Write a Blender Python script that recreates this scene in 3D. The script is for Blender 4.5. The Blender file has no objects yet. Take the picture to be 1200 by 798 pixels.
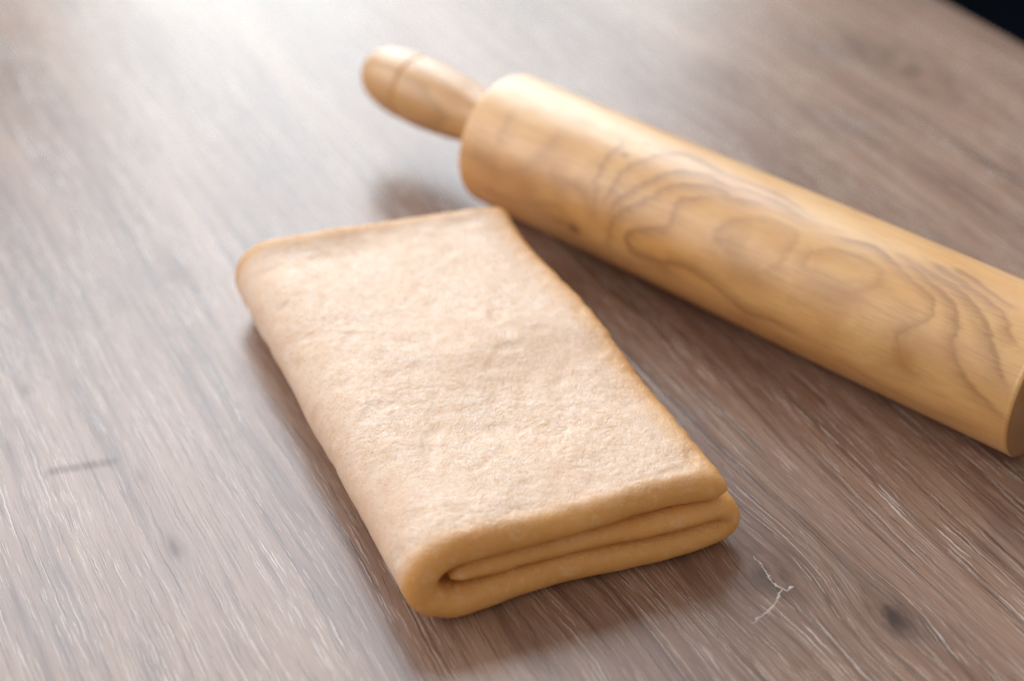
import bpy, math
import numpy as np
from mathutils import Vector, Matrix

# ------------------------------------------------------------------ camera, light, exposure
scene = bpy.context.scene
col = scene.collection
R = math.radians

CAM_H = 0.36            # metres above the table top
PITCH = 36.0            # degrees below the horizon
F_PX = 1850.0           # focal length in photograph pixels (1200 wide)

cam_d = bpy.data.cameras.new("camera")
cam = bpy.data.objects.new("camera", cam_d)
col.objects.link(cam)
cam.location = (0, 0, CAM_H)
cam.rotation_euler = (R(90 - PITCH), 0, 0)
cam_d.sensor_width = 36.0
cam_d.lens = 36.0 * F_PX / 1200.0
cam_d.clip_start = 0.01
cam_d.clip_end = 50.0
cam_d.dof.use_dof = True
cam_d.dof.focus_distance = 0.518
cam_d.dof.aperture_fstop = 4.3
cam_d.dof.aperture_blades = 9
scene.camera = cam

world = bpy.data.worlds.new("World")
scene.world = world
world.use_nodes = True
bg = world.node_tree.nodes["Background"]
bg.inputs[0].default_value = (1.0, 0.90, 0.80, 1)
bg.inputs[1].default_value = 0.38


def window(az, dist, z0, z1, w, radiance, color, target=(-0.02, 0.5)):
    """one upright pane of daylight at compass angle az, seen from the dough, from height z0 to z1 above the table"""
    l = bpy.data.lights.new("window_light", 'AREA')
    l.shape = 'RECTANGLE'
    l.size, l.size_y = w, z1 - z0
    l.energy = radiance * math.pi * w * (z1 - z0)
    l.color = color
    o = bpy.data.objects.new("window_light", l)
    col.objects.link(o)
    o.location = (target[0] + math.sin(R(az)) * dist, target[1] + math.cos(R(az)) * dist, (z0 + z1) / 2)
    o.rotation_euler = (R(90), 0, R(180 - az))
    return o


# daylight through a tall window behind the table, left of the line of sight: bright sky above, duller view below
window(-19, 1.80, 0.95, 2.70, 1.75, 5.15, (0.80, 0.905, 1.0))
window(-5, 1.80, 0.10, 0.94, 1.05, 2.75, (0.87, 0.965, 1.0))
window(-12, 1.78, 0.15, 0.90, 0.40, 2.0, (0.87, 0.965, 1.0))
# a second window in the left-hand wall, out of the picture, lights the dough's long side and the face of the pin
window(-84, 1.90, 0.35, 2.0, 1.7, 2.1, (0.96, 0.965, 1.0))

vs = scene.view_settings
vs.view_transform = 'Standard'
vs.look = 'None'
vs.exposure = 0.40
vs.gamma = 1.0
vs.use_curve_mapping = False
scene.render.engine = 'CYCLES'
scene.cycles.use_denoising = True
scene.cycles.denoiser = 'OPENIMAGEDENOISE'
scene.cycles.denoising_input_passes = 'RGB_ALBEDO_NORMAL'
scene.cycles.denoising_prefilter = 'NONE'
scene.cycles.use_adaptive_sampling = False
scene.cycles.sample_clamp_indirect = 4.0

# ------------------------------------------------------------------ helpers
_p = R(PITCH)
FW = Vector((0, math.cos(_p), -math.sin(_p)))
UP = Vector((0, math.sin(_p), math.cos(_p)))


def at(x, y, z=0.0):
    """the point at height z that the photograph shows at pixel x, y"""
    d = FW * F_PX + Vector((1, 0, 0)) * (x - 600) - UP * (y - 399)
    return Vector((0, 0, CAM_H)) + d * ((z - CAM_H) / d.z)


def tag(o, label=None, cat=None, kind=None, group=None):
    for k, v in (("label", label), ("category", cat), ("kind", kind), ("group", group)):
        if v:
            o[k] = v
    return o


def empty(name, loc, rz=0.0):
    o = bpy.data.objects.new(name, None)
    o.empty_display_size = 0.02
    o.location = loc
    o.rotation_euler = (0, 0, rz)
    col.objects.link(o)
    return o


def mesh_obj(name, verts, faces, mat, parent=None, smooth=True):
    m = bpy.data.meshes.new(name)
    m.from_pydata(verts, [], faces)
    m.update()
    if smooth:
        m.polygons.foreach_set("use_smooth", [True] * len(m.polygons))
    m.materials.append(mat)
    o = bpy.data.objects.new(name, m)
    col.objects.link(o)
    if parent:
        o.parent = parent
    return o


def grid_faces(n, m, closed_m=False):
    """quads of an n by m vertex grid (index i*m+j)"""
    f = []
    mm = m if closed_m else m - 1
    for i in range(n - 1):
        a, b = i * m, (i + 1) * m
        for j in range(mm):
            k = (j + 1) % m
            f.append((a + j, a + k, b + k, b + j))
    return f


_rng = np.random.default_rng(7)
_perm = np.concatenate([_rng.permutation(256)] * 3)
_grad = _rng.normal(size=(256, 3))
_grad /= np.linalg.norm(_grad, axis=1)[:, None]


def perlin(P, freq=1.0, off=0.0):
    P = np.asarray(P, float) * freq + off
    I = np.floor(P).astype(int)
    Fr = P - I
    I &= 255
    U = Fr ** 3 * (Fr * (Fr * 6 - 15) + 10)
    out = 0
    for dx in (0, 1):
        for dy in (0, 1):
            for dz in (0, 1):
                h = _perm[_perm[_perm[I[:, 0] + dx] + I[:, 1] + dy] + I[:, 2] + dz]
                g = _grad[h]
                d = g[:, 0] * (Fr[:, 0] - dx) + g[:, 1] * (Fr[:, 1] - dy) + g[:, 2] * (Fr[:, 2] - dz)
                w = ((U[:, 0] if dx else 1 - U[:, 0]) * (U[:, 1] if dy else 1 - U[:, 1])
                     * (U[:, 2] if dz else 1 - U[:, 2]))
                out = out + d * w
    return out * 1.5


# ------------------------------------------------------------------ node helpers
class Nodes:
    def __init__(self, name):
        self.mat = bpy.data.materials.new(name)
        self.mat.use_nodes = True
        self.t = self.mat.node_tree
        self.b = self.t.nodes["Principled BSDF"]

    def n(self, typ, **kw):
        nd = self.t.nodes.new(typ)
        for k, v in kw.items():
            setattr(nd, k, v)
        return nd

    def put(self, sock, v):
        if isinstance(v, bpy.types.NodeSocket):
            self.t.links.new(v, sock)
        elif v is not None:
            sock.default_value = v

    def m(self, op, a, b=None, c=None, clamp=False):
        nd = self.n("ShaderNodeMath", operation=op, use_clamp=clamp)
        for i, v in enumerate((a, b, c)):
            if v is not None:
                self.put(nd.inputs[i], v)
        return nd.outputs[0]

    def add(self, a, b): return self.m('ADD', a, b)
    def sub(self, a, b): return self.m('SUBTRACT', a, b)
    def mul(self, a, b): return self.m('MULTIPLY', a, b)

    def ramp(self, v, lo, hi, o0=0.0, o1=1.0, smooth=True):
        nd = self.n("ShaderNodeMapRange", interpolation_type='SMOOTHSTEP' if smooth else 'LINEAR')
        for i, x in enumerate((v, lo, hi, o0, o1)):
            self.put(nd.inputs[i], x)
        return nd.outputs[0]

    def xyz(self, x, y, z=0.0):
        nd = self.n("ShaderNodeCombineXYZ")
        for i, v in enumerate((x, y, z)):
            self.put(nd.inputs[i], v)
        return nd.outputs[0]

    def noise(self, vec, scale=1.0, detail=2.0, rough=0.5, dist=0.0):
        nd = self.n("ShaderNodeTexNoise", noise_dimensions='3D')
        self.put(nd.inputs["Vector"], vec)
        nd.inputs["Scale"].default_value = scale
        nd.inputs["Detail"].default_value = detail
        nd.inputs["Roughness"].default_value = rough
        nd.inputs["Distortion"].default_value = dist
        return nd.outputs["Fac"]

    def mix(self, fac, a, b, blend='MIX'):
        nd = self.n("ShaderNodeMix", data_type='RGBA', blend_type=blend)
        self.put(nd.inputs[0], fac)
        for s, v in ((nd.inputs[6], a), (nd.inputs[7], b)):
            if not isinstance(v, bpy.types.NodeSocket):
                v = tuple(v) + (1.0,) if len(v) == 3 else v
            self.put(s, v)
        return nd.outputs[2]

    def coords(self, out="Object"):
        tc = self.n("ShaderNodeTexCoord")
        s = self.n("ShaderNodeSeparateXYZ")
        self.t.links.new(tc.outputs[out], s.inputs[0])
        return tc.outputs[out], s.outputs[0], s.outputs[1], s.outputs[2]

    def attr(self, name):
        return self.n("ShaderNodeAttribute", attribute_name=name).outputs["Fac"]

    def bump(self, h, strength, dist, prev=None):
        nd = self.n("ShaderNodeBump")
        nd.inputs["Strength"].default_value = strength
        nd.inputs["Distance"].default_value = dist
        self.put(nd.inputs["Height"], h)
        if prev is not None:
            self.put(nd.inputs["Normal"], prev)
        return nd.outputs[0]

    def fin(self, color=None, rough=None, normal=None, **kw):
        if color is not None: self.put(self.b.inputs["Base Color"], color)
        if rough is not None: self.put(self.b.inputs["Roughness"], rough)
        if normal is not None: self.put(self.b.inputs["Normal"], normal)
        for k, v in kw.items():
            self.put(self.b.inputs[k.replace("_", " ")], v)
        return self.mat


# ------------------------------------------------------------------ table
GRAIN = R(-62.0)
gdir = Vector((math.cos(GRAIN), math.sin(GRAIN), 0))
ndir = Vector((-math.sin(GRAIN), math.cos(GRAIN), 0))
EDGE_N = (ndir.dot(at(1100, 0)) + ndir.dot(at(1200, 48))) / 2      # right-hand table edge
TAB_L, TAB_W, TAB_T, TAB_H = 1.7, 0.95, 0.028, 0.75
tab_c = ndir * (EDGE_N - TAB_W / 2) + gdir * (-0.50)


def tl(x, y):
    """photograph pixel on the table top -> table-local coordinates (along grain, across)"""
    d = at(x, y) - tab_c
    return d.dot(gdir), d.dot(ndir)


def table_material():
    N = Nodes("limed_oak_laminate")
    vec, x, y, z = N.coords()
    # knots: pixel in the photograph, radius along, radius across, strength of the bend, darkness
    knots = [((900, 672), .018, .012, .55, .70), ((1045, 722), .012, .007, .7, .9),
             ((1085, 95), .035, .014, .7, .55),
             ((1040, 60), .05, .02, .4, .35), ((205, 642), .0065, .0030, .5, .60), ((165, 558), .005, .002, .5, .4),
             ((30, 457), .005, .002, .5, .5), ((640, 770), .030, .020, .55, .15), ((850, 90), .03, .02, .5, .35),
             ((205, 320), .02, .008, .4, .4)]
    lowx = N.noise(N.xyz(N.mul(x, 4.0), N.mul(y, 14.0), 3.1), 1, 2)
    lowx2 = N.noise(N.xyz(N.mul(x, 28.0), N.mul(y, 60.0), 7.7), 1, 2)
    yw = N.add(y, N.mul(N.sub(lowx, .5), .013))
    yw = N.add(yw, N.mul(N.sub(lowx2, .5), .0011))
    dark = None
    for (px, rx, ry, k, dk) in knots:
        kx, ky = tl(*px)
        dx = N.m('DIVIDE', N.sub(x, kx), rx)
        dy = N.m('DIVIDE', N.sub(y, ky), ry)
        r2 = N.add(N.mul(dx, dx), N.mul(dy, dy))
        g = N.m('EXPONENT', N.mul(r2, -0.5))
        yw = N.sub(yw, N.mul(N.mul(N.sub(y, ky), g), k))
        g2 = N.mul(N.m('EXPONENT', N.mul(r2, -1.4)), dk)
        dark = g2 if dark is None else N.m('MAXIMUM', dark, g2)
    # tone bands
    band = N.noise(N.xyz(N.mul(x, 2.2), N.mul(yw, 30.0), 0.3), 1, 3, .55)
    streak = N.noise(N.xyz(N.mul(x, 8.0), N.mul(yw, 270.0), 5.0), 1, 3, .55)
    fine = N.noise(N.xyz(N.mul(x, 40.0), N.mul(yw, 1100.0), 9.0), 1, 3, .6)
    base = N.mix(N.ramp(band, .32, .68), (.200, .110, .077), (.335, .210, .151))
    base = N.mix(N.mul(N.ramp(streak, .50, .67), .52), base, (.090, .048, .034))
    base = N.mix(N.mul(N.ramp(streak, .48, .32), .38), base, (.410, .275, .205))
    base = N.mix(N.mul(N.ramp(fine, .48, .70), .16), base, (.085, .048, .036))
    blotch = N.noise(N.xyz(N.mul(x, 14.0), N.mul(y, 22.0), 2.0), 1, 3, .6)
    base = N.mix(N.mul(N.ramp(blotch, .50, .74), .30), base, (.125, .105, .108))
    # lime left in the pores: thin pale lines and short dashes along the grain
    jig = N.noise(N.xyz(N.mul(x, 110.0), N.mul(yw, 260.0), 61.0), 1, 3, .6)
    yl = N.add(yw, N.mul(N.sub(jig, .5), .0016))

    def dashes(spacing, seglen, prob, width, seed):
        """pores: columns of dashes with a random place, length, width and strength each"""
        t = N.add(N.m('DIVIDE', yl, spacing), seed)
        c = N.m('FLOOR', t)
        w1 = N.n("ShaderNodeTexWhiteNoise", noise_dimensions='1D')
        N.put(w1.inputs["W"], N.add(c, seed * 3.7))
        sx = N.add(N.m('DIVIDE', x, seglen), N.mul(w1.outputs["Value"], 17.0))
        k = N.m('FLOOR', sx)
        fs = N.m('FRACT', sx)
        w2 = N.n("ShaderNodeTexWhiteNoise", noise_dimensions='2D')
        N.put(w2.inputs["Vector"], N.xyz(c, k))
        sp = N.n("ShaderNodeSeparateColor")
        N.put(sp.inputs[0], w2.outputs["Color"])
        r, g, bl = sp.outputs[0], sp.outputs[1], sp.outputs[2]
        centre = N.add(.2, N.mul(g, .6))
        d = N.mul(N.m('ABSOLUTE', N.sub(N.m('FRACT', t), centre)), spacing)
        end = N.m('MINIMUM', fs, N.sub(1.0, fs))
        wid = N.mul(N.mul(N.ramp(end, .02, .30), N.add(.35, bl)), width)
        on = N.ramp(r, prob * .35, prob, 1.0, 0.0)
        return N.mul(N.ramp(d, N.mul(wid, .35), N.add(wid, .00003), 1.0, 0.0), on)

    lm = N.noise(N.xyz(N.mul(x, 7.0), N.mul(yw, 60.0), 41.0), 1, 3, .6)
    lmask = N.ramp(lm, .36, .60, .25, 1.0)
    lime = N.m('MAXIMUM', dashes(.0034, .055, .52, .00020, 3.0), N.mul(dashes(.0016, .018, .55, .00017, 11.0), .95))
    lime = N.m('MAXIMUM', lime, N.mul(dashes(.0011, .008, .42, .00012, 23.0), .9))
    lime = N.mul(lime, lmask)
    lime = N.mul(lime, N.ramp(dark, .05, .45, 1.0, 0.15))
    pores = N.m('MAXIMUM', dashes(.0024, .045, .55, .00028, 37.0), dashes(.0012, .016, .50, .00016, 53.0))
    base = N.mix(N.mul(pores, .68), base, (.052, .027, .019))
    base = N.mix(N.mul(lime, .85), base, (.72, .65, .60))
    dn = N.noise(N.xyz(N.mul(x, 90.0), N.mul(yw, 320.0), 12.0), 1, 3)
    base = N.mix(N.mul(dark, N.ramp(dn, .35, .62, .15, 1.0)), base, (.040, .026, .024))
    # a pale drying crack in the knot beside the dough
    crk = [[(882, 652), (893, 662), (899, 672), (905, 682), (916, 690), (923, 692), (929, 686)],
           [(916, 691), (911, 700), (906, 711), (897, 718), (882, 729)],
           [(906, 711), (900, 722)],
           [(938, 618), (948, 640), (958, 668), (966, 681)], [(940, 674), (966, 679)],
           [(944, 642), (926, 630), (917, 628)]]
    cn = N.noise(vec, 420, 2)
    cn2 = N.noise(N.xyz(N.add(x, 5.0), y, z), 420, 2)
    cx = N.add(x, N.mul(N.sub(cn, .5), .0030))
    cy = N.add(y, N.mul(N.sub(cn2, .5), .0030))
    crack = None
    for li, line in enumerate(crk):
        for (a, b) in zip(line[:-1], line[1:]):
            ax, ay = tl(*a)
            bx, by = tl(*b)
            ex, ey = bx - ax, by - ay
            L2 = ex * ex + ey * ey
            qx, qy = N.sub(cx, ax), N.sub(cy, ay)
            tt = N.m('DIVIDE', N.add(N.mul(qx, ex), N.mul(qy, ey)), L2, clamp=True)
            rx_ = N.sub(qx, N.mul(tt, ex))
            ry_ = N.sub(qy, N.mul(tt, ey))
            d2 = N.m('SQRT', N.add(N.mul(rx_, rx_), N.mul(ry_, ry_)))
            w = .00026 if li < 2 else .00018
            s = N.ramp(d2, w * .35, w * 1.5, 1.0 if li < 2 else .24, 0.0)
            crack = s if crack is None else N.m('MAXIMUM', crack, s)
    base = N.mix(N.mul(crack, N.ramp(cn, .30, .60, .45, .85)), base, (.62, .57, .53))
    # a short dark dash across the grain
    ax, ay = tl(62, 552); bx, by = tl(130, 541)
    ex, ey = bx - ax, by - ay
    qx, qy = N.sub(x, ax), N.sub(y, ay)
    tt = N.m('DIVIDE', N.add(N.mul(qx, ex), N.mul(qy, ey)), ex * ex + ey * ey, clamp=True)
    rx_, ry_ = N.sub(qx, N.mul(tt, ex)), N.sub(qy, N.mul(tt, ey))
    dd = N.m('SQRT', N.add(N.mul(rx_, rx_), N.mul(ry_, ry_)))
    gouge = N.mul(N.ramp(dd, .0004, .0036, .40, 0), N.ramp(fine, .3, .6, .55, 1))
    base = N.mix(gouge, base, (.035, .024, .024))
    # bare, unlacquered spots shine less
    spec = N.sub(.5, N.mul(N.m('MAXIMUM', gouge, N.mul(dark, .45)), .42))
    hgt = N.add(N.mul(lime, -1.0), N.mul(streak, .55))
    hgt = N.add(hgt, N.mul(fine, .35))
    nrm = N.bump(hgt, .10, .0006)
    wav = N.noise(N.xyz(N.mul(x, 10.0), N.mul(y, 12.0), 1.0), 1, 2)
    nrm = N.bump(wav, .10, .004, nrm)
    rough = N.add(N.ramp(fine, .3, .7, .26, .33), N.mul(lime, .10))
    return N.fin(base, rough, nrm, IOR=1.55, Specular_IOR_Level=spec)


def slab(L, W, T, r, seg=4):
    """a board with rounded edges and corners, top at z = 0, origin at its middle"""
    import bmesh
    bm = bmesh.new()
    bmesh.ops.create_cube(bm, size=1.0)
    bmesh.ops.scale(bm, vec=(L, W, T), verts=bm.verts)
    bmesh.ops.translate(bm, vec=(0, 0, -T / 2), verts=bm.verts)
    bmesh.ops.bevel(bm, geom=list(bm.edges), offset=r, segments=seg, profile=.5, affect='EDGES')
    v = [tuple(q.co) for q in bm.verts]
    f = [tuple(q.index for q in p.verts) for p in bm.faces]
    bm.free()
    return v, f


table = empty("table", (tab_c.x, tab_c.y, -TAB_H), GRAIN)
tag(table, "brown limed oak table with pale grain streaks under the dough", "table")
v, f = slab(TAB_L, TAB_W, TAB_T, .003)
tm = table_material()
top = mesh_obj("tabletop", v, f, tm, table, smooth=False)
top.location = (0, 0, TAB_H)
top.rotation_euler = (0, 0, 0)
for sx in (-1, 1):
    for sy in (-1, 1):
        hgt = TAB_H - TAB_T
        v, f = slab(.06, .06, hgt, .004, 2)
        leg = mesh_obj("leg", v, f, tm, table, smooth=False)
        leg.location = (sx * (TAB_L / 2 - .07), sy * (TAB_W / 2 - .07), hgt)

# dark floor far below the table edge
FN = Nodes("dark_floor")
vec, x, y, z = FN.coords()
fn = FN.noise(vec, 9, 4)
FN.fin(FN.mix(fn, (.0030, .0050, .0090), (.0055, .0085, .0140)), .9, Specular_IOR_Level=0.0)
floor = mesh_obj("floor", [(-3, -2, -TAB_H), (3, -2, -TAB_H), (3, 4, -TAB_H), (-3, 4, -TAB_H)], [(0, 1, 2, 3)], FN.mat,
                 smooth=False)
tag(floor, "dark floor seen past the table edge", "floor", kind="structure")

# ------------------------------------------------------------------ rolling pin
PIN_A = R(-42.56)
PIN_C = 0.44297
PIN_R = 0.02893
pax = Vector((math.cos(PIN_A), math.sin(PIN_A), 0))
pnn = Vector((-math.sin(PIN_A), math.cos(PIN_A), 0))
PIN_S0, PIN_S1 = -0.4116, -0.1550
PIN_L = PIN_S1 - PIN_S0
pin_base = pnn * PIN_C + pax * ((PIN_S0 + PIN_S1) / 2)


def pin_uv(px, py):
    """photograph pixel on the pin -> (metres along its axis from the middle, angle)"""
    d = (FW * F_PX + Vector((1, 0, 0)) * (px - 600) - UP * (py - 399)).normalized()
    O = pin_base + Vector((0, 0, PIN_R))
    o = Vector((0, 0, CAM_H)) - O
    dp = d - pax * d.dot(pax)
    op = o - pax * o.dot(pax)
    A, B, C = dp.dot(dp), dp.dot(op), op.dot(op) - PIN_R ** 2
    t = (-B - math.sqrt(max(B * B - A * C, 0))) / A
    q = o + d * t
    return q.dot(pax), math.atan2(q.z, q.dot(pnn))


def lathe(profile, seg):
    """profile [(x, r)] turned round the x axis; angle measured from +y towards +z"""
    verts, n = [], len(profile)
    for (x, r) in profile:
        for j in range(seg):
            a = 2 * math.pi * j / seg
            verts.append((x, r * math.cos(a), r * math.sin(a)))
    faces = grid_faces(n, seg, True)
    verts += [(profile[0][0], 0, 0), (profile[-1][0], 0, 0)]
    k = len(verts) - 2
    for j in range(seg):
        faces.append((k, (j + 1) % seg, j))
        faces.append((k + 1, (n - 1) * seg + j, (n - 1) * seg + (j + 1) % seg))
    return verts, [tuple(reversed(q)) for q in faces]


def pin_material(body):
    N = Nodes("turned_ash_wood" if body else "turned_handle_wood")
    vec, x, y, z = N.coords()
    fib = N.noise(N.xyz(N.mul(x, 55.0), N.mul(y, 900.0), N.mul(z, 900.0)), 1, 3, .6)
    fib2 = N.noise(N.xyz(N.mul(x, 160.0), N.mul(y, 2200.0), N.mul(z, 2200.0)), 1, 2, .6)
    low = N.noise(N.xyz(N.mul(x, 16.0), N.mul(y, 40.0), N.mul(z, 40.0)), 1, 3, .55)
    mid = N.noise(N.xyz(N.mul(x, 45.0), N.mul(y, 130.0), N.mul(z, 130.0)), 1, 3, .6)
    if body:
        F = N.attr("ring")
        con = N.attr("contrast")
        F = N.add(F, N.mul(N.sub(mid, .5), .42))
        F = N.add(F, N.mul(N.sub(fib, .5), .40))
    else:
        F = N.add(N.mul(y, 160.0), N.mul(N.sub(low, .5), 2.6))
        F = N.add(F, N.mul(x, 7.0))
        con = 0.45
    fr = N.m('FRACT', F)
    rise = N.m('POWER', N.ramp(fr, .20, .92), 1.6)
    fall = N.ramp(fr, .93, 1.0, 1.0, 0.0)
    ring = N.mul(N.mul(rise, fall), con)
    base = N.mix(N.ramp(low, .28, .74), (.77, .395, .120), (.85, .525, .215))
    if not body:
        base = N.mix(.75, base, (.66, .345, .115))
    base = N.mix(N.mul(N.ramp(mid, .48, .72), .35), base, (.66, .36, .125))
    mott = N.noise(N.xyz(N.mul(x, 26.0), N.mul(y, 45.0), N.mul(z, 45.0)), 1, 3, .6, .8)
    base = N.mix(N.mul(N.ramp(mott, .50, .68), .45), base, (.60, .30, .095))
    base = N.mix(N.mul(ring, .80), base, (.235, .122, .055))
    base = N.mix(N.mul(N.ramp(fib, .48, .70), .40), base, (.50, .255, .085))
    # pores gather in the early wood next to each ring
    base = N.mix(N.mul(N.mul(N.ramp(fib2, .60, .70), N.ramp(ring, .15, .6)), .55), base, (.12, .055, .022))
    if body:
        fg = N.attr("figure")
        fg = N.mul(fg, N.add(.72, N.mul(N.ramp(fib2, .35, .65), .40)))
        base = N.mix(N.m('MINIMUM', fg, .80), base, (.36, .160, .048))
        base = N.mix(N.attr("heart"), base, (.52, .245, .070))
        end_grain_shade = N.ramp(N.m('ABSOLUTE', x), PIN_L / 2 - .0007, PIN_L / 2 - .0002)
        base = N.mix(N.mul(end_grain_shade, .85), base, (.30, .145, .045))          # shade on the end faces painted into the colour, with darker end grain
        base = N.mix(N.attr("knot"), base, (.085, .042, .022))
    h = N.add(N.mul(fib, .5), N.mul(ring, -.5))
    nrm = N.bump(h, .12, .0006)
    nrm = N.bump(low, .06, .004, nrm)
    return N.fin(base, N.ramp(fib, .3, .7, .36, .52), nrm, IOR=1.5, Specular_IOR_Level=.8, Coat_Weight=.7, Coat_Roughness=.42, Coat_IOR=1.6)


pin = empty("rolling_pin", (pin_base.x, pin_base.y, 0), PIN_A)
tag(pin, "pale wooden rolling pin with swirling grain lying beside the dough", "rolling pin")

seg, nx = 300, 460
bev = .0016
hl = PIN_L / 2
prof = [(-hl, PIN_R * .35), (-hl, PIN_R - bev * 1.6)]
for i in range(7):
    a = math.pi / 2 * i / 6
    prof.append((-hl + bev * (1 - math.cos(a)), PIN_R - bev + bev * math.sin(a)))
for i in range(1, nx):
    xx = -hl + bev + (PIN_L - 2 * bev) * i / nx
    prof.append((xx, PIN_R + .00012 * math.sin(xx * 37.0)))
for i in range(7):
    a = math.pi / 2 * (1 - i / 6)
    prof.append((hl - bev * (1 - math.cos(a)), PIN_R - bev + bev * math.sin(a)))
prof += [(hl, PIN_R - bev * 1.6), (hl, PIN_R * .35)]
v, f = lathe(prof, seg)
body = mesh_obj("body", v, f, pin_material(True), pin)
body.location = (0, 0, PIN_R)

# growth-ring figure: nested contours round a long flat-sawn lobe, two eyes within it
V = np.array(v)
ang = np.arctan2(V[:, 2], V[:, 1])
ang = np.where(ang < -math.pi / 2, ang + 2 * math.pi, ang)          # centred on the side that faces the dough
U = np.stack([V[:, 0], ang * PIN_R], 1)


def puv(px, py):
    s, a = pin_uv(px, py)
    if a < -math.pi / 2:
        a += 2 * math.pi
    return np.array([s, a * PIN_R])


A0, A1 = puv(768, 285), puv(1045, 372)
E = A1 - A0
wob = perlin(V, 20.0, 3.0) * .0060 + perlin(V, 48.0, 6.0) * .0046 + perlin(V, 110.0, 9.0) * .0009
Q = U - A0
tpar = np.clip((Q @ E) / (E @ E), 0, 1)
D = Q - tpar[:, None] * E
Dx, Dy = D[:, 0], D[:, 1]
dist = np.sqrt((Dx * np.where(Dx > 0, .80, 1.0)) ** 2 + (Dy * np.where(Dy > 0, .80, .95)) ** 2) + wob
ring = np.maximum(dist - .0055, 0) / .0070 + .15
eyes = np.zeros(len(V))
for (px, ra, rb, amp) in (((888, 284), .0125, .0072, .50), ((988, 319), .0128, .0062, .46)):
    c = puv(*px)
    q = U - c
    q = np.stack([q[:, 0] + .12 * q[:, 1], q[:, 1] - .10 * q[:, 0]], 1)
    rr_ = np.sqrt((q[:, 0] / ra) ** 2 + (q[:, 1] / rb) ** 2) + perlin(V, 75.0, 5.0) * .22
    band = np.where(rr_ < 1, np.exp(-((rr_ - 1) / .34) ** 2), np.exp(-((rr_ - 1) / .16) ** 2))
    eyes = np.maximum(eyes, amp * band * (.55 + .45 * np.clip(-q[:, 1] / rb + .6, 0, 1)))
    ring = ring * np.clip((rr_ - .9) / .5, 0, 1)
contrast = .75 * np.ones(len(V))
contrast *= 1 - .65 * np.clip((perlin(V, 26.0, 1.5) + .15) * 1.8, 0, 1)
x_l, x_r = puv(690, 230)[0], puv(1080, 380)[0]
contrast *= np.clip((V[:, 0] - x_l + .030) / .035, .06, 1)
contrast *= np.where(U[:, 1] < A0[1] - .004, 1, 1 - .3 * np.clip((U[:, 1] - A0[1]) / .02, 0, 1) * (V[:, 0] < x_r))
contrast *= np.clip(1.25 - dist / .075, .15, 1)
heart = np.zeros(len(V))
for (px, ra, rb, amp) in (((600, 212), .020, .008, .75), ((650, 188), .010, .014, .55), ((1085, 400), .012, .006, .55), ((878, 322), .010, .005, .55),
                          ((985, 350), .014, .004, .45), ((770, 312), .012, .005, .5), ((630, 240), .020, .005, .6), ((900, 385), .03, .006, .4),
                          ((1060, 420), .006, .010, .55), ((700, 245), .012, .007, .45)):
    q = U - puv(*px)
    heart = np.maximum(heart, amp * np.exp(-((q[:, 0] / ra) ** 2 + (q[:, 1] / rb) ** 2)) * (1 + perlin(V, 80, 2.0)))
knot = np.zeros(len(V))
for (px, ra, rb, amp) in (((672, 268), .0035, .0022, .75), ((732, 182), .0018, .0012, .55), ((757, 168), .0022, .001, .6),
                          ((1002, 248), .0020, .0008, .5), ((655, 260), .004, .002, .3)):
    q = U - puv(*px)
    knot = np.maximum(knot, amp * np.exp(-((q[:, 0] / ra) ** 2 + (q[:, 1] / rb) ** 2)))
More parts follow.
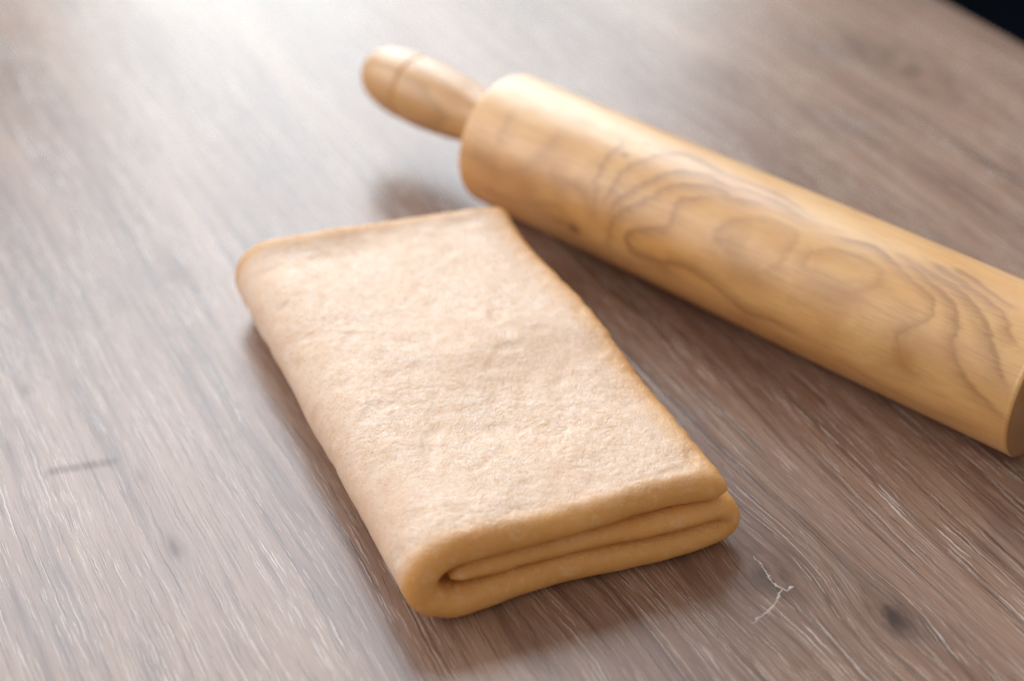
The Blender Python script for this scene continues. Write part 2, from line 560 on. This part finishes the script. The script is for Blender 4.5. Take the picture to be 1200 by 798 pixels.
# the dark late-wood lines of the flat-sawn face, each followed along the pin's surface
FIG = [
    (.75, .0011, [(690, 257), (693, 240), (696, 218), (706, 197), (719, 179), (739, 159)]),
    (.70, .0010, [(700, 258), (704, 240), (716, 223), (735, 201), (761, 185), (784, 179), (810, 182), (852, 204), (885, 216), (918, 232), (950, 255), (970, 268)]),
    (.75, .0011, [(706, 268), (711, 250), (729, 232), (752, 216), (774, 205), (800, 201), (830, 205), (853, 219), (885, 227), (918, 242), (950, 261), (983, 275)]),
    (.80, .0011, [(708, 290), (711, 276), (716, 258), (735, 245), (758, 232), (781, 219), (810, 216), (843, 222), (859, 234), (892, 240), (924, 256)]),
    (.85, .0012, [(880, 243), (843, 233), (810, 232), (792, 240), (786, 253), (778, 266), (758, 268), (737, 273), (734, 284), (742, 296), (761, 304), (787, 309), (810, 317), (835, 332), (856, 352), (880, 369), (905, 377), (927, 387), (950, 398), (976, 411)]),
    (.45, .0016, [(839, 273), (848, 264), (866, 258), (895, 258), (927, 270), (931, 281), (924, 297), (908, 313), (885, 317), (859, 300), (843, 284), (839, 273)]),
    (.45, .0030, [(846, 272), (856, 290), (876, 306), (902, 310)]),
    (.42, .0015, [(940, 313), (950, 300), (976, 294), (1002, 299), (1020, 307), (1034, 319), (1030, 335), (1003, 342), (979, 337), (960, 327), (940, 313)]),
    (.35, .0026, [(948, 314), (962, 322), (984, 331), (1010, 336)]),
    (.75, .0010, [(960, 273), (991, 280), (1022, 288), (1049, 308), (1073, 331), (1090, 350), (1092, 364), (1082, 378), (1061, 389), (1053, 405), (1057, 424), (1076, 441), (1096, 447)]),
    (.40, .0030, [(1084, 374), (1060, 392), (1054, 408), (1064, 428)]),
    (.85, .0011, [(1040, 290), (1065, 304), (1088, 327), (1111, 350), (1121, 378), (1119, 405), (1127, 436), (1142, 455), (1166, 478), (1181, 502)]),
    (.85, .0012, [(1060, 300), (1084, 315), (1123, 339), (1146, 366), (1156, 389), (1162, 416), (1172, 440), (1188, 463)]),
    (.85, .0012, [(1085, 305), (1111, 319), (1142, 339), (1170, 362), (1181, 385), (1192, 409)]),
    (.80, .0009, [(1110, 310), (1142, 327), (1170, 346), (1193, 364)]),
    (.35, .0012, [(960, 412), (999, 432), (1038, 455), (1076, 475), (1123, 494), (1170, 510)]),
    (.30, .0014, [(900, 392), (950, 415), (1000, 441), (1050, 466)]),
    (.55, .0022, [(542, 178), (563, 188), (585, 200), (613, 199), (640, 172), (660, 150)]),
    (.45, .0018, [(560, 215), (585, 230), (621, 238), (649, 241), (668, 256)]),
    (.60, .0014, [(640, 200), (651, 207), (673, 218), (684, 234), (687, 250)]),
    (.40, .0016, [(600, 130), (590, 150), (580, 175)]),
]
U2 = U + np.stack([perlin(V, 60, 2.2) * .0018 + perlin(V * np.array([.35, 1, 1]), 420, 4.4) * .0016, perlin(V, 60, 7.7) * .0008 + perlin(V, 200, 1.1) * .0003], 1)
fig = np.zeros(len(V))
MIDC = .5 * (A0 + A1)
for (amp, w, line) in FIG:
    q = np.array([puv(*p) for p in line])
    # Catmull-Rom through the points
    ext = np.vstack([2 * q[0] - q[1], q, 2 * q[-1] - q[-2]])
    cur = []
    for i in range(len(q) - 1):
        p0, p1, p2, p3 = ext[i:i + 4]
        for t in np.linspace(0, 1, 5)[:-1]:
            cur.append(.5 * (2 * p1 + (p2 - p0) * t + (2 * p0 - 5 * p1 + 4 * p2 - p3) * t * t + (3 * p1 - p0 - 3 * p2 + p3) * t ** 3))
    cur.append(q[-1])
    cur = np.array(cur)
    best = np.full(len(V), 1.0)
    side = np.zeros(len(V))
    fade = np.ones(len(V))
    for i in range(len(cur) - 1):
        e = cur[i + 1] - cur[i]
        g = U2 - cur[i]
        t = np.clip((g @ e) / (e @ e + 1e-12), 0, 1)
        near = g - t[:, None] * e
        d = np.hypot(near[:, 0], near[:, 1])
        k = (i + t) / (len(cur) - 1)
        m_ = d < best
        best = np.where(m_, d, best)
        foot = cur[i] + t[:, None] * e
        side = np.where(m_, np.sum(near * (foot - MIDC), 1), side)   # > 0: outside of the line
        fade = np.where(m_, np.clip(np.minimum(k, 1 - k) * 7, .25, 1), fade)
    closed = line[0] == line[-1]
    # early wood darkens slowly towards the line, then breaks off sharply on the outer side
    soft = np.where(side > 0, w * .95, w * 3.2)
    val = amp * (.55 * np.exp(-(best / soft) ** 2) + .30 * np.exp(-(best / (w * .9)) ** 2) + .18 * np.exp(-(best / (w * 5)) ** 2))
    fig = np.maximum(fig, val * (1 if closed else fade))
fig *= .75 + .5 * np.clip(.5 + perlin(V, 45, 3.3), 0, 1)
# away from the traced face the rings run on round the pin
seen = np.clip((U[:, 1] - .35 * PIN_R * math.pi) / (.1 * PIN_R), 0, 1) * np.clip((1.30 * PIN_R * math.pi - U[:, 1]) / (.1 * PIN_R), 0, 1)
contrast = contrast * (1 - .88 * seen)
f_a = body.data.attributes.new("figure", 'FLOAT', 'POINT')
f_a.data.foreach_set("value", np.clip(fig, 0, 1).astype(np.float32))
for nm, arr in (("ring", ring), ("contrast", contrast), ("heart", np.clip(heart, 0, 1)), ("knot", knot)):
    at_ = body.data.attributes.new(nm, 'FLOAT', 'POINT')
    at_.data.foreach_set("value", arr.astype(np.float32))

# handles (outward along -x from the body end; x = 0 at the body)
hp = [(.004, .0112), (0, .0113), (-.004, .0113), (-.010, .0116), (-.018, .0124), (-.028, .0138), (-.038, .0148), (-.046, .0153),
      (-.0515, .0154), (-.0526, .0152), (-.0533, .0147), (-.0540, .0148), (-.0555, .0152), (-.062, .0150), (-.069, .0140),
      (-.0752, .0122), (-.0795, .0098), (-.0822, .0068), (-.0837, .0035), (-.0842, .0009)]


def smooth_profile(pts, n=4):
    out = []
    for i in range(len(pts) - 1):
        p0 = pts[max(i - 1, 0)]; p1 = pts[i]; p2 = pts[i + 1]; p3 = pts[min(i + 2, len(pts) - 1)]
        for k in range(n):
            t = k / n
            out.append(tuple(.5 * (2 * p1[c] + (p2[c] - p0[c]) * t + (2 * p0[c] - 5 * p1[c] + 4 * p2[c] - p3[c]) * t * t
                                   + (3 * p1[c] - p0[c] - 3 * p2[c] + p3[c]) * t ** 3) for c in (0, 1)))
    out.append(pts[-1])
    return out


v, f = lathe(list(reversed(smooth_profile(hp))), 72)
hm = pin_material(False)
for k in (0, 1):
    if k == 0:
        hd = mesh_obj("handle", v, f, hm, pin)
        hd.location = (-hl, 0, PIN_R + .0040)
        hd.rotation_euler = (0, R(1.0), 0)
        first_handle = hd
    else:
        hd = first_handle.copy()
        col.objects.link(hd)
        hd.parent = pin
        hd.location = (hl, 0, PIN_R + .0010)
        hd.rotation_euler = (0, 0, math.pi)

# ------------------------------------------------------------------ folded dough
FLc, FRc = np.array([-.0316, .3405]), np.array([.0758, .3812])
BLc, BRc = np.array([-.1108, .5175]), np.array([.0022, .5520])
W = .1145
VL = .192
T_TOP, T_MID, T_BOT = .0105, .0080, .0113


def dough_mesh():
    # centre line of the strip (u, z) with half thickness, from the free upper edge round to the tucked-in end
    zb = T_BOT / 2
    zm = T_BOT + T_MID / 2 + .0005
    zt = T_BOT + T_MID + T_TOP / 2 + .0010
    pts = []

    def line(u0, z0, t0, u1, z1, t1, n):
        for i in range(n):
            k = i / n
            pts.append((u0 + (u1 - u0) * k, z0 + (z1 - z0) * k, t0 + (t1 - t0) * k))

    def arc(uc, zc, ru, rz, a0, a1, t0, t1, n):
        for i in range(n):
            k = i / n
            a = R(a0 + (a1 - a0) * k)
            pts.append((uc + ru * math.cos(a), zc + rz * math.sin(a), t0 + (t1 - t0) * k))

    rl = (zt - zb) / 2
    ru_l = .0125
    line(W - .0060, zt - .0012, T_TOP * .90, W - .022, zt - .0001, T_TOP, 34)
    line(W - .022, zt - .0001, T_TOP, T_TOP / 2 + ru_l, zt, T_TOP, 150)
    arc(T_BOT / 2 + ru_l, zb + rl, ru_l, rl, 90, 270, T_TOP, T_BOT, 80)
    rr = (zm - zb) / 2
    ru_r = .0068
    line(T_BOT / 2 + ru_l, zb, T_BOT, W - T_MID / 2 - ru_r, zb, T_BOT, 150)
    arc(W - T_MID / 2 - ru_r, zb + rr, ru_r, rr, -90, 90, T_BOT * .95, T_MID, 60)
    line(W - T_MID / 2 - ru_r, zm, T_MID, .030, zm - .0002, T_MID, 140)
    line(.030, zm - .0002, T_MID, .0150, zm + .0006, T_MID * .74, 30)
    pts.append((.0150, zm + .0006, T_MID * .74))
    C = np.array(pts)
    # smooth the joints a little
    for _ in range(6):
        C[1:-1] = .25 * C[:-2] + .5 * C[1:-1] + .25 * C[2:]
    d = np.gradient(C[:, :2], axis=0)
    seglen = np.concatenate([[0], np.cumsum(np.linalg.norm(np.diff(C[:, :2], axis=0), axis=1))])
    total = seglen[-1]
    # even resampling with extra samples at both rounded ends
    e = .0052
    ends = e * (1 - np.cos(np.linspace(0, math.pi / 2, 14)))
    mids = np.linspace(e, total - e, int(total / .00058))
    s = np.concatenate([ends[:-1], mids, total - ends[::-1][1:]])
    Cs = np.stack([np.interp(s, seglen, C[:, i]) for i in range(3)], 1)
    Ts = np.gradient(Cs[:, :2], axis=0)
    Ts /= np.linalg.norm(Ts, axis=1)[:, None] + 1e-12
    # travelling from the upper right towards the left: outward (upper) normal
    Ns = np.stack([Ts[:, 1], -Ts[:, 0]], 1)
    ecap = np.minimum(s, total - s) / e
    cap = np.sqrt(np.clip(1 - (1 - np.clip(ecap, 0, 1)) ** 2, 0, 1))
    cap = np.maximum(cap, .02)
    # stadium across the strip: (v in metres 0..VL, offset -1..1)
    nv, na = 330, 16
    ev = .0060
    vt = np.linspace(ev, VL - ev, nv)
    a = np.linspace(math.pi / 2, -math.pi / 2, na + 2)[1:-1]
    loop = [(q, 1.0) for q in vt]
    loop += [(VL - ev + ev * math.cos(q), math.sin(q)) for q in a]
    loop += [(q, -1.0) for q in vt[::-1]]
    loop += [(ev - ev * math.cos(q), math.sin(q)) for q in a[::-1]]
    loop = np.array(loop)
    S, M = len(s), len(loop)
    vv = np.broadcast_to(loop[:, 0], (S, M)).copy()
    oo = np.broadcast_to(loop[:, 1], (S, M))
    ss = np.broadcast_to(s[:, None], (S, M))
    half = (Cs[:, 2] / 2 * cap)[:, None]
    vn = vv / VL
    # thickness drifts along the strip and across it
    flat = np.stack([ss.ravel(), vv.ravel(), np.zeros(S * M)], 1)
    half = half * (1 + .10 * perlin(flat, 28, 4.0).reshape(S, M))
    # at the cap ends the front and back edges pull in too
    vv = VL / 2 + (vv - VL / 2) * (1 - .012 * (1 - cap[:, None]))
    u = Cs[:, 0][:, None] + Ns[:, 0][:, None] * oo * half
    z = Cs[:, 1][:, None] + Ns[:, 1][:, None] * oo * half
    # the free upper edge wanders
    kx = np.array([0, .04, .12, .22, .33, .42, .50, .58, .66, .74, .80, .86, .90, .95, 1.0])
    ky = np.array([.0000, .0008, .0002, .0006, -.0004, .0012, .0016, .0014, -.0002, -.0022, -.0036, -.0040, -.0030, -.0006, -.0020]) 
    edge = .40 * np.interp(vn, kx, ky)
    wt = np.clip(1 - ss / .030, 0, 1) ** 1.3
    u = u + edge * wt + .0006 * perlin(flat, 210, 8.0).reshape(S, M) * wt
    # the right-hand fold draws in towards the back
    wr = np.clip((u - (W - .030)) / .030, 0, 1) * (ss > .06)
    u = u - wr * (.0045 * vn)
    # front and back edges waver
    wf = np.clip(1 - vv / .03, 0, 1)
    wb = np.clip(1 - (VL - vv) / .03, 0, 1)
    dv = .0022 * perlin(flat, 22, 14.0).reshape(S, M)
    layer = np.clip((z - .010) / .02, 0, 1)
    inner = np.clip((ss - (2 * W + .012)) / .02, 0, 1)               # the tucked-in layer sits a little further back
    vv = vv + wf * (dv + .0022 * layer + .0018 * inner) + wb * dv
    # top surface: a soft swelling across the middle, hollows near the left fold and the back
    un = u / W
    topw = np.clip(z / .030, 0, 1) ** 1.5
    ridge_v = .50 + .05 * (un - .5)
    sw = np.where(vn > ridge_v, np.exp(-((vn - ridge_v) / .20) ** 2), np.exp(-((vn - ridge_v) / .075) ** 2))
    z = z + topw * .0024 * sw * np.clip((un - .15) / .5, 0, 1)
    z = z + topw * (-.0014) * np.exp(-((vn - .30) / .10) ** 2 - ((un - .55) / .35) ** 2)
    z = z + topw * (-.0016) * np.exp(-((vn - .90) / .05) ** 2 - ((un - .25) / .22) ** 2)
    z = z + topw * .0012 * np.exp(-((vn - .97) / .03) ** 2)
    # plan position
    bl = lambda a, b: (1 - un)[..., None] * a + un[..., None] * b
    k = (vv / VL)[..., None]
    P = (1 - k) * bl(FLc, FRc) + k * bl(BLc, BRc)
    X = np.stack([P[..., 0], P[..., 1], z], -1).reshape(-1, 3)
    # normals of the grid for relief
    G = X.reshape(S, M, 3)
    ds = np.gradient(G, axis=0)
    dm = np.roll(G, -1, 1) - np.roll(G, 1, 1)
    nn = np.cross(dm, ds).reshape(-1, 3)
    nn /= np.linalg.norm(nn, axis=1)[:, None] + 1e-12
    outer = np.repeat((np.minimum(ecap, 1.0)), M)
    # make sure normals point outwards (top sheet upper side up)
    probe = (S // 6) * M + nv // 2
    if nn[probe, 2] < 0:
        nn = -nn
    up = np.clip(nn[:, 2], 0, 1)
    rel = .00034 * perlin(X, 55, 1.0) + .00022 * perlin(X, 130, 2.0) - .0011 * np.clip(perlin(X, 95, 17.0) - .28, 0, .4)
    crinkle = perlin(X + .0016 * perlin(X, 140, 3.3)[:, None], 230, 5.0)
    crinkle2 = perlin(X, 720, 6.0)
    patch = np.clip(.5 + 1.3 * perlin(X, 30, 11.0), .15, 1)
    fine = (.00030 * np.minimum(np.abs(crinkle) * 2.2, .5) + .00013 * crinkle2) * (.25 + .75 * up) * patch
    X = X + nn * ((rel + fine) * outer)[:, None]
    X[:, 2] = np.maximum(X[:, 2], .00012 + .00004 * perlin(X[:, [0, 1, 2]], 60))
    faces = grid_faces(S, M, True)
    faces.append(tuple(range(M)))
    faces.append(tuple(range((S - 1) * M, S * M))[::-1])
    skin = (np.clip((oo - .4) / .6, 0, 1) * np.clip((vv - .003) / .008, 0, 1) * np.clip((VL - vv - .003) / .008, 0, 1)
            * np.clip((ss - .0005) / .012, 0, 1) * np.clip((W + .020 - ss) / .016, 0, 1))
    return X, faces, skin.ravel()


def dough_material():
    N = Nodes("egg_dough")
    vec, x, y, z = N.coords()
    n1 = N.noise(vec, 45, 4, .6)
    n2 = N.noise(vec, 260, 4, .65)
    n3 = N.noise(vec, 950, 3, .6)
    n4 = N.noise(vec, 1900, 2, .6)
    base = N.mix(N.ramp(n1, .30, .70), (.70, .335, .092), (.74, .39, .125))
    base = N.mix(N.mul(N.ramp(n2, .50, .74), .42), base, (.70, .37, .115))
    base = N.mix(N.mul(N.ramp(n2, .48, .30), .38), base, (.80, .58, .34))
    skin = N.mul(N.mul(N.attr("skin"), N.ramp(n1, .25, .75, .70, .92)), N.ramp(n2, .40, .70, 1.0, .80))
    base = N.mix(skin, base, (.84, .675, .555))
    spot = N.mul(N.ramp(N.noise(vec, 420, 4, .7, .5), .52, .66), N.ramp(n1, .38, .60, .15, .60))
    base = N.mix(spot, base, (.72, .44, .22))
    base = N.mix(N.mul(N.ramp(n3, .58, .72), .25), base, (.55, .29, .12))
    # crinkled skin: thin creases, small dimples and a little grain, stronger in some patches than in others
    cr = N.noise(vec, 190, 3, .55, 1.2)
    crease = N.ramp(N.m('ABSOLUTE', N.sub(cr, .5)), .0, .045, 1.0, 0.0)
    cr2 = N.noise(N.xyz(N.add(x, .7), y, z), 420, 3, .55, .8)
    crease2 = N.ramp(N.m('ABSOLUTE', N.sub(cr2, .5)), .0, .06, 1.0, 0.0)
    pm = N.ramp(N.noise(vec, 38, 2, .5), .40, .62, .45, 1.0)
    pit = N.noise(vec, 520, 2, .5)
    pits = N.ramp(pit, .60, .74)
    base = N.mix(N.mul(N.mul(pits, pm), .30), base, (.62, .34, .13))
    h = N.sub(N.mul(n3, .40), N.mul(N.mul(crease, pm), .42))
    h = N.sub(h, N.mul(N.mul(crease2, pm), .14))
    h = N.sub(h, N.mul(pits, .45))
    geo = N.n("ShaderNodeNewGeometry")
    sp = N.n("ShaderNodeSeparateXYZ")
    N.put(sp.inputs[0], geo.outputs["Normal"])
    upm = N.ramp(sp.outputs[2], .2, .9, .25, 1.0)
    h = N.mul(h, upm)
    nrm = N.bump(h, .45, .0007)
    nrm = N.bump(N.mul(n2, upm), .30, .0014, nrm)
    return N.fin(base, N.ramp(n2, .3, .7, .42, .54), nrm, IOR=1.5, Specular_IOR_Level=.45,
                 Subsurface_Weight=.15, Subsurface_Radius=(1.0, .45, .2), Subsurface_Scale=.004)


X, faces, sv = dough_mesh()
cx, cy = float(X[:, 0].mean()), float(X[:, 1].mean())
X[:, 0] -= cx
X[:, 1] -= cy
dough = mesh_obj("folded_dough", X.tolist(), faces, dough_material())
dough.location = (cx, cy, 0)
tag(dough, "sheet of yellow dough folded in three on the table", "dough")
sa = dough.data.attributes.new("skin", 'FLOAT', 'POINT')
sa.data.foreach_set("value", sv.astype(np.float32))
